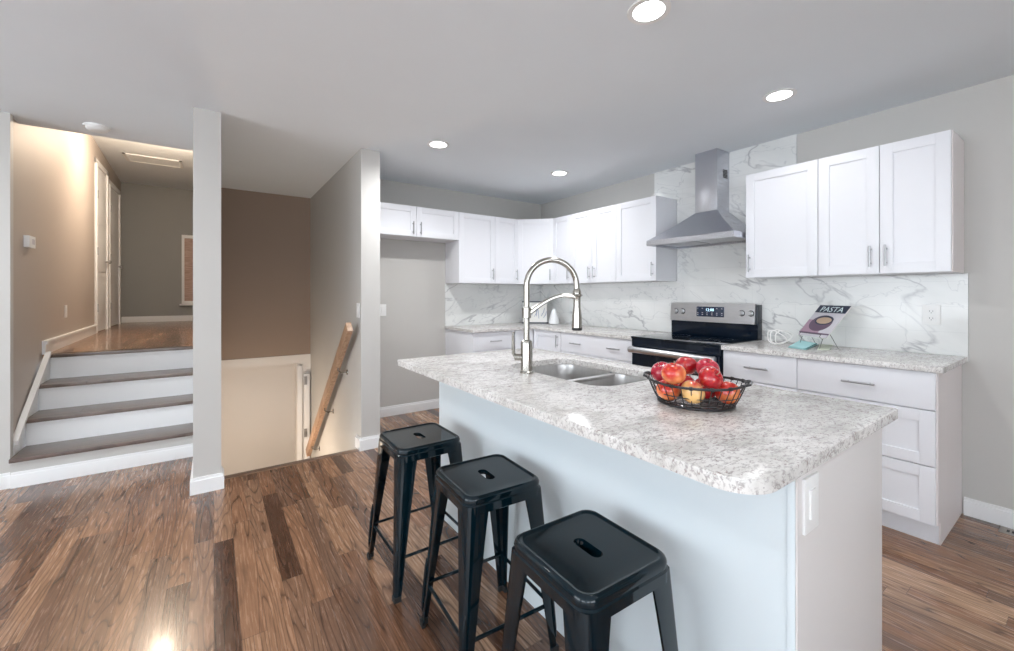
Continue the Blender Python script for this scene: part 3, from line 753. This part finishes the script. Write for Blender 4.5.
def lamp(name, loc, watts, col, rad=.08):
    ld = bpy.data.lights.new(name, 'POINT'); ld.energy = watts; ld.color = col; ld.shadow_soft_size = rad
    lo = bpy.data.objects.new(name, ld); COL.objects.link(lo); lo.location = loc; return lo
def dome(label, loc, watts, col):
    t = thing('dome_light', label, 'ceiling light', loc)
    link('shade', lathe(B(), [(.04,loc[2]-.09),(.11,loc[2]-.07),(.14,loc[2]-.03),(.145,loc[2]-.001)], (loc[0], loc[1], 0), 28), 'lens', t)
    lo = lamp('lamp', (0,0,-.30), watts, col); lo.parent = t
dome('dome light on the hall ceiling', (-.50, 6.3, 3.2), HALL_W, (1, .80, .60))
t = thing('wall_lamp', 'small lamp in the lower stairwell', 'lamp', (.10, 4.7, -.56))
link('shade', sphere(B(), (.10, 4.7, -.56), .05), 'lens', t); link('mount', tube(B(), [(.042, 4.7, -.56), (.07, 4.7, -.56)], .03, 12), 'nickel', t)
lo = lamp('lamp', (.10, 0, 0), STAIR_W, (1, .82, .64), .05); lo.parent = t

# stools
def make_stool(label, x, y, rz):
    t = thing('bar_stool', label, 'stool', (x, y, 0), rz, 'black metal stools along the island'); local(t)
    H = .61; h = .150; bm = B(); prev = None
    for (hh, r, z) in ((.151,.040,H-.058), (.1535,.042,H-.056), (.1535,.042,H-.030), (.150,.040,H-.026), (.1515,.040,H-.012), (.149,.040,H-.004), (.144,.038,H), (.1405,.037,H+.0002), (.1375,.036,H-.0008), (.1350,.034,H-.0030), (.1325,.033,H-.0045), (.130,.031,H-.0048)):
        rg = ring(bm, [(a, b, z) for a, b in rrect(-hh, hh, -hh, hh, r, 6)])
        if prev: bridge(bm, prev, rg)
        prev = rg
    inner = [(v.co.x, v.co.y) for v in prev]
    slot = rrect(-.0175, .0175, -.047, .047, .0172, 6)
    tri = tessellate_polygon([[Vector((a, b, 0)) for a, b in inner], [Vector((a, b, 0)) for a, b in slot]])
    sv = ring(bm, [(a, b, H-.0048) for a, b in slot]); allv = prev+sv
    for q in tri:
        try: bm.faces.new([allv[i] for i in q])
        except ValueError: pass
    s2 = ring(bm, [(a*.92, b*.97, H-.012) for a, b in slot]); s3 = ring(bm, [(a*.92, b*.97, H-.022) for a, b in slot])
    bridge(bm, sv, s2); bridge(bm, s2, s3)
    link('seat', bm, 'stool', t)
    zt, zb = H-.030, .012; tz, bz = .149, .187
    def lp(z):        # outer corner offset at height z
        return bz+(tz-bz)*(z-zb)/(zt-zb)
    for sx, sy in ((1,1), (-1,1), (-1,-1), (1,-1)):
        bm = B(); prev = None
        for i in range(9):
            f = i/8; z = zt+(zb-zt)*f
            wdt = .078*(1-f)**1.1+.026 if f < 1 else .026
            wdt = .080+(.027-.080)*f**.85; c = lp(z); th_ = .005; r = .016*(1-.5*f)
            sec = [(-wdt, 0), (-r*1.0, 0), (-r*.3, -r*.3), (0, -r*1.0), (0, -wdt), (-th_, -wdt), (-th_, -r-.002), (-r-.002, -th_), (-wdt, -th_)]
            # rolled edges
            rg = ring(bm, [((c+a)*sx, (c+b)*sy, z) for a, b in sec])
            if prev: bridge(bm, prev, rg)
            else: bm.faces.new(rg)
            prev = rg
        bm.faces.new(prev[::-1])
        # pressed rib along the lower part of the corner
        for zz0, zz1 in ((.05, .26),):
            pts = [(sx*(lp(z)-.002), sy*(lp(z)-.002), z) for z in [zz0+(zz1-zz0)*k/6 for k in range(7)]]
            tube(bm, pts, [.002,.006,.0065,.0065,.0065,.006,.002], 8)
        l = link('leg', bm, 'stool', t)
        c = lp(zb); fm = prism(B(), [(sx*(c+a), sy*(c+b)) for a, b in ((-.027,.003), (.003,.003), (.003,-.027), (-.010,-.027), (-.010,-.010), (-.027,-.010))], 0, .022)
        link('foot', fm, 'rubber', l)
    for k, (ax, z) in enumerate(((0, .165), (1, .165))):
        c = lp(z)-.010
        for s in (-1, 1):
            bm = B(); a0 = Vector((-c, s*c, z)) if ax == 0 else Vector((s*c, -c, z)); a1 = Vector((c, s*c, z)) if ax == 0 else Vector((s*c, c, z))
            tube(bm, [a0, a0.lerp(a1, .5), a1], .0065, 8)
            link('crossbar', bm, 'stool', t)
    bm = B()
    for s in (-1, 1):
        tube(bm, [(-.09, s*.09, H-.05), (.09, -s*.09, H-.05)], .006, 6)
    link('under_brace', bm, 'stool', t)
    return t
s0 = make_stool('black metal backless stool farthest from the camera, nearest the stairwell', .797, 1.862, 0)
def dup_stool(label, x, y, rz):
    c = copy_tree(s0); c.location = (x, y, 0); c.rotation_euler.z = rz; c['label'] = label
dup_stool('middle black metal stool, between the other two beside the island', .829, 1.318, -.06)
dup_stool('black metal stool nearest the camera, its legs cut off by the picture edge', .808, .783, -.03)

# fruit basket
BC = Vector((1.297, .774, .9142)); BAX = Vector((.434, -.901, 0)).normalized(); BAY = Vector((.901, .434, 0))
def bp(a, b, z): return BC+BAX*a+BAY*b+Vector((0,0,z))
BR, BB = (.149, .130), (.114, .097)      # half axes of the rim and of the base ring
t = thing('wire_basket', 'oval black wire basket of apples on the island countertop', 'basket', BC)
def oval(f, z, n=56, rise=0):
    A, Bb = BB[0]+(BR[0]-BB[0])*f, BB[1]+(BR[1]-BB[1])*f
    return [bp(A*math.cos(2*PI*k/n), Bb*math.sin(2*PI*k/n), z+rise*abs(math.cos(2*PI*k/n))**3) for k in range(n)]
link('rim', tube(B(), oval(1, .073, rise=.008), .0042, 8, True), 'wire', t)
bm = B(); tube(bm, oval(0, .005), .0045, 8, True); tube(bm, oval(.10, .015), .0030, 6, True); tube(bm, oval(.5, .038), .0016, 6, True); link('base_ring', bm, 'wire', t)
bm = B(); bt = B()
for k in range(32):
    a = 2*PI*k/32; ca, sa = math.cos(a), math.sin(a)
    m_ = [(BB[0]+(BR[0]-BB[0])*f, BB[1]+(BR[1]-BB[1])*f) for f in (0, .5, 1)]
    tube(bm, [bp(m_[0][0]*ca, m_[0][1]*sa, .004), bp(m_[1][0]*ca, m_[1][1]*sa, .038), bp(m_[2][0]*ca, m_[2][1]*sa, .074+.008*abs(ca)**3)], .0015, 6)
    if k % 2 == 0:
        a2 = a+.05; z_ = .073+.008*abs(ca)**3
        tube(bt, [bp(BR[0]*math.cos(a-.03), BR[1]*math.sin(a-.03), z_), bp(BR[0]*math.cos(a+.03), BR[1]*math.sin(a+.03), z_)], .0062, 8)
for k in range(-5, 6):
    q = BB[1]*math.sqrt(max(0, 1-(k*.02/BB[0])**2)); tube(bm, [bp(k*.02, -q, .004), bp(k*.02, q, .004)], .0013, 6)
for k in range(-4, 5):
    q = BB[0]*math.sqrt(max(0, 1-(k*.02/BB[1])**2)); tube(bm, [bp(-q, k*.02, .005), bp(q, k*.02, .005)], .0013, 6)
link('wires', bm, 'wire', t); link('rim_wraps', bt, 'wire', t)
for s in (-1, 1):
    bm = tube(B(), [bp(s*.138, -.040, .078), bp(s*.156, -.034, .083), bp(s*.161, 0, .085), bp(s*.156, .034, .083), bp(s*.138, .040, .078)], .0042, 8)
    link('handle', bm, 'wire', t)
AM = [apple_mat('apple_red', (.42,.010,.018), (.72,.12,.06), .66), apple_mat('apple_orange', (.56,.03,.02), (.80,.26,.09), .55),
      apple_mat('apple_yellow', (.55,.04,.03), (.80,.48,.18), .47), apple_mat('apple_pink', (.45,.015,.04), (.72,.13,.12), .62)]
def make_apple(p, r, mi, rot, label):
    def fn(v, ph, th):
        k = 1.0+.02*math.cos(5*th)*max(0, -v.z)
        rad = math.sin(ph); z = v.z*.90
        dip = .30*math.exp(-(rad/.22)**2) if v.z > 0 else .18*math.exp(-(rad/.2)**2)
        z -= math.copysign(dip, v.z)
        s = k*(1.0+.05*v.z)
        return Vector((v.x*s, v.y*s, z))
    t = thing('apple', label, 'apple', p, 0, 'apples in the wire basket'); local(t)
    t.rotation_euler = rot
    o = link('fruit', sphere(B(), (0,0,0), r, 28, 18, fn), AM[mi], t)
    link('stem', tube(B(), [(0,0,r*.58), (.001,0,r*.8), (.004,.001,r*1.05)], [.0012,.0011,.0016], 6), 'rail', t)
def unp(u, v, z):
    r = (u-507)/418.9555; s, c = math.sin(TH), math.cos(TH); d = (1.2725-z)*418.9555/(v-294.3884); return (d*(s+c*r), d*(c-s*r), z)
APP = [((1.2157, 0.82, 0.9602), 1, (.3,.2,0), 'red apple low in the basket at its left, seen through the wires'),
       ((1.2206, 0.7371, 0.9686), 2, (.5,.9,0), 'yellow-streaked apple low at the front, seen through the basket wires'),
       ((1.3342, 0.6867, 0.9603), 1, (.9,.2,2), 'orange-red apple low at the right end of the basket'),
       ((1.3379, 0.7634, 0.9602), 0, (.2,-.5,1), 'red apple low in the basket, behind its right front'),
       ((1.3395, 0.8402, 0.9602), 0, (0,.3,.4), 'red apple lowest at the back of the basket'),
       ((1.2797, 0.8864, 1.0021), 3, (-.2,-.5,.3), 'pinkish-red apple on top at the far left of the basket'),
       ((1.1903, 0.7828, 1.0225), 1, (.1,-.1,0), 'orange apple on top at the front left of the basket'),
       ((1.373, 0.8524, 1.0200), 0, (0,.2,1), 'dark red apple on top at the back of the basket'),
       ((1.3741, 0.7756, 1.0200), 3, (.4,-.2,0), 'pink-red apple on top, partly behind the glossy red one'),
       ((1.2816, 0.7139, 1.0092), 0, (.9,-.5,.3), 'glossy red apple on top at the front right of the basket')]
for (p, mi, rot, lab) in APP: make_apple(p, .0376, mi, rot, lab)

# magazine on a wire stand
e = Vector((-.5, -.866, 0)); n_ = Vector((.866, -.5, 0)); al = math.radians(40.5)
hv = n_*math.sin(al)+Vector((0,0,math.cos(al))); fn_ = e.cross(hv).normalized()
if fn_.x > 0: fn_ = -fn_
O = Vector((3.345, 1.232, .985))
t = thing('magazine', 'cookery magazine titled PASTA leaning on the wire stand', 'magazine', O)
link('pages', obox(B(), O+fn_*.001, e, hv, fn_, .236, .266, .008, .001), 'paper', t)
cv = link('cover', obox(B(), O+fn_*.009, e, hv, fn_, .24, .27, .0012), 'bookgrey', t)
fo = O+fn_*.0103
def flat(name, u0, v0, uu, vv, mat, k=0): return link(name, obox(B(), fo+e*u0+hv*v0+fn_*(.0003*k), e, hv, fn_, uu, vv, .0003), mat, cv)
flat('title_band', 0, .205, .24, .065, 'bookdark'); flat('tablecloth_picture', 0, .03, .15, .11, 'bookpink'); flat('foot_band', 0, .022, .24, .012, 'bookplum', 1)
def disc(name, cu, cvv, ru, rv, mat, k):
    bm = B(); pts = [fo+e*(cu+ru*math.cos(2*PI*i/28))+hv*(cvv+rv*math.sin(2*PI*i/28)) for i in range(28)]
    a = ring(bm, [p+fn_*(.0003*k) for p in pts]); b = ring(bm, [p+fn_*(.0003*(k+1)) for p in pts]); bridge(bm, a, b); bm.faces.new(b); bm.faces.new(a[::-1])
    return link(name, bm, mat, cv)
disc('bowl_picture', .115, .115, .085, .068, 'bookplum', 1); disc('plate_picture', .125, .140, .070, .040, 'bookdark', 2); disc('pasta_picture', .125, .138, .058, .028, 'bookfood', 3)
Mt = Matrix((e, hv, fn_)).transposed().to_4x4(); Mt.translation = fo+e*.12+hv*.214+fn_*.0006
text_mesh('title', 'PASTA', .062, 'text', cv, Mt, .0004)
t = thing('book_stand', 'thin dark wire stand under the PASTA magazine', 'stand', (3.36, 1.1, .914))
bm = B()
for u in (.035, .205):
    p = O+e*u; q = p-fn_*.003
    g = Vector((p.x, p.y, .917))
    tube(bm, [p+fn_*.026+hv*.012, p+fn_*.026-hv*.006, q-hv*.006, q+hv*.15], .0018, 6)
    tube(bm, [q-hv*.004, Vector((q.x-.03, q.y+.01, .917)), Vector((q.x+.09, q.y-.055, .917)), q+hv*.06], .0018, 6)
p0, p1 = O+e*.035, O+e*.205
for off in (fn_*.026+hv*.012, -fn_*.003+hv*.15): tube(bm, [p0+off, p1+off], .0018, 6)
link('wire_frame', bm, 'wire', t)
# white wire ornament
t = thing('wire_ornament', 'white looped wire ornament between the range and the magazine', 'ornament', (3.33, 1.32, .914))
c0 = Vector((3.31, 1.335, .914)); ud = Vector((.45, -.89, 0)).normalized(); vd = Vector((.89, .45, 0)).normalized()
for k in range(3):
    bm = B(); pts = []
    for i in range(40):
        a = 2*PI*i/40; r = 1.0+.12*math.cos(3*a)
        x = math.cos(a)*.062*r; z = math.sin(a)*.047*r; tilt = (k-1)*.65
        sh = (k-1)*.022
        pts.append(c0+ud*(x*math.cos(tilt*.8)+sh)+vd*(x*math.sin(tilt)*.8+.01*k)+Vector((0,0,.060+z*math.cos(tilt*.5)+x*tilt*.25)))
    mz = min(p.z for p in pts); pts = [p+Vector((0,0,.9185-mz)) for p in pts]
    link('loop', tube(bm, pts, .004, 8, True), 'whitewire', t)
# folded napkin and card
def sheet(bm, pts, th=.003):
    a = ring(bm, pts); b = ring(bm, [Vector(p)+Vector((0,0,th)) for p in pts]); bridge(bm, a, b); bm.faces.new(a[::-1]); bm.faces.new(b)
t = thing('napkin', 'teal folded napkin on the counter in front of the magazine', 'napkin', (3.15, 1.15, .914))
def q(u, v, z=.915): return Vector(unp(u, v, z))
bm = B(); sheet(bm, [q(788,347.5), q(806,350), q(818,344.5), q(800,342)], .003); link('lower_fold', bm, 'teal', t)
P4 = [q(789,346.5,.921), q(805,349,.921), q(816,343.5,.945), q(800,340.5,.945)]
bm = B(); sheet(bm, P4, .0025); link('upper_fold', bm, 'teal', t)
bm = B(); tube(bm, [q(804,349.2,.918), q(816.5,343.4,.934)], .003, 6); link('dark_fold_edge', bm, 'tealdark', t)
bm = B(); sheet(bm, [q(817,350.2), q(829,350.2), q(833,345.5), q(820,344.5)], .004); tag(link('card', bm, 'pale', None, (3.2,1.05,.914)), 'pale green folded card beneath the magazine stand', 'card')
# framed print and white vase in the corner
t = thing('framed_print', 'dark-edged print with blue strokes leaning in the kitchen corner behind the faucet', 'picture', (3.38, 4.1, .914))
fe = Vector((.80, -.60, 0)); fb = Vector((.60, .80, 0)); fh = (Vector((0,0,1))*.985+fb*.17).normalized(); ff = -fb
O2 = Vector((3.13, 4.13, .9155))
link('board', obox(B(), O2, fe, fh, ff, .30, .27, .008), 'paper', t)
bm = B(); obox(bm, O2-fe*.01, fe, fh, ff, .32, .014, .016, .001); obox(bm, O2-fe*.01+fh*.262, fe, fh, ff, .32, .014, .016, .001); link('frame_edge', bm, 'bookdark', t)
bm = B(); rnd = random.Random(3)
for i in range(9):
    a = O2+ff*.0095+fe*(.03+.028*i)+fh*(.04+rnd.random()*.07); b = a+fe*(rnd.random()*.06-.01)+fh*(.05+rnd.random()*.07)
    m1 = a.lerp(b, .5)+fe*(.02*(rnd.random()-.5)); tube(bm, [a, m1, b], .0028, 6)
link('strokes', bm, 'ink', t)
t = thing('vase', 'small white tapered vase beside the framed print in the corner', 'vase', (3.365, 3.82, .914))
link('body', lathe(B(), [(.045,.9145),(.062,.92),(.064,.945),(.050,1.0),(.030,1.06),(.020,1.09),(.024,1.10),(.018,1.095)], (3.365, 3.82, 0), 28), 'ceramic', t)
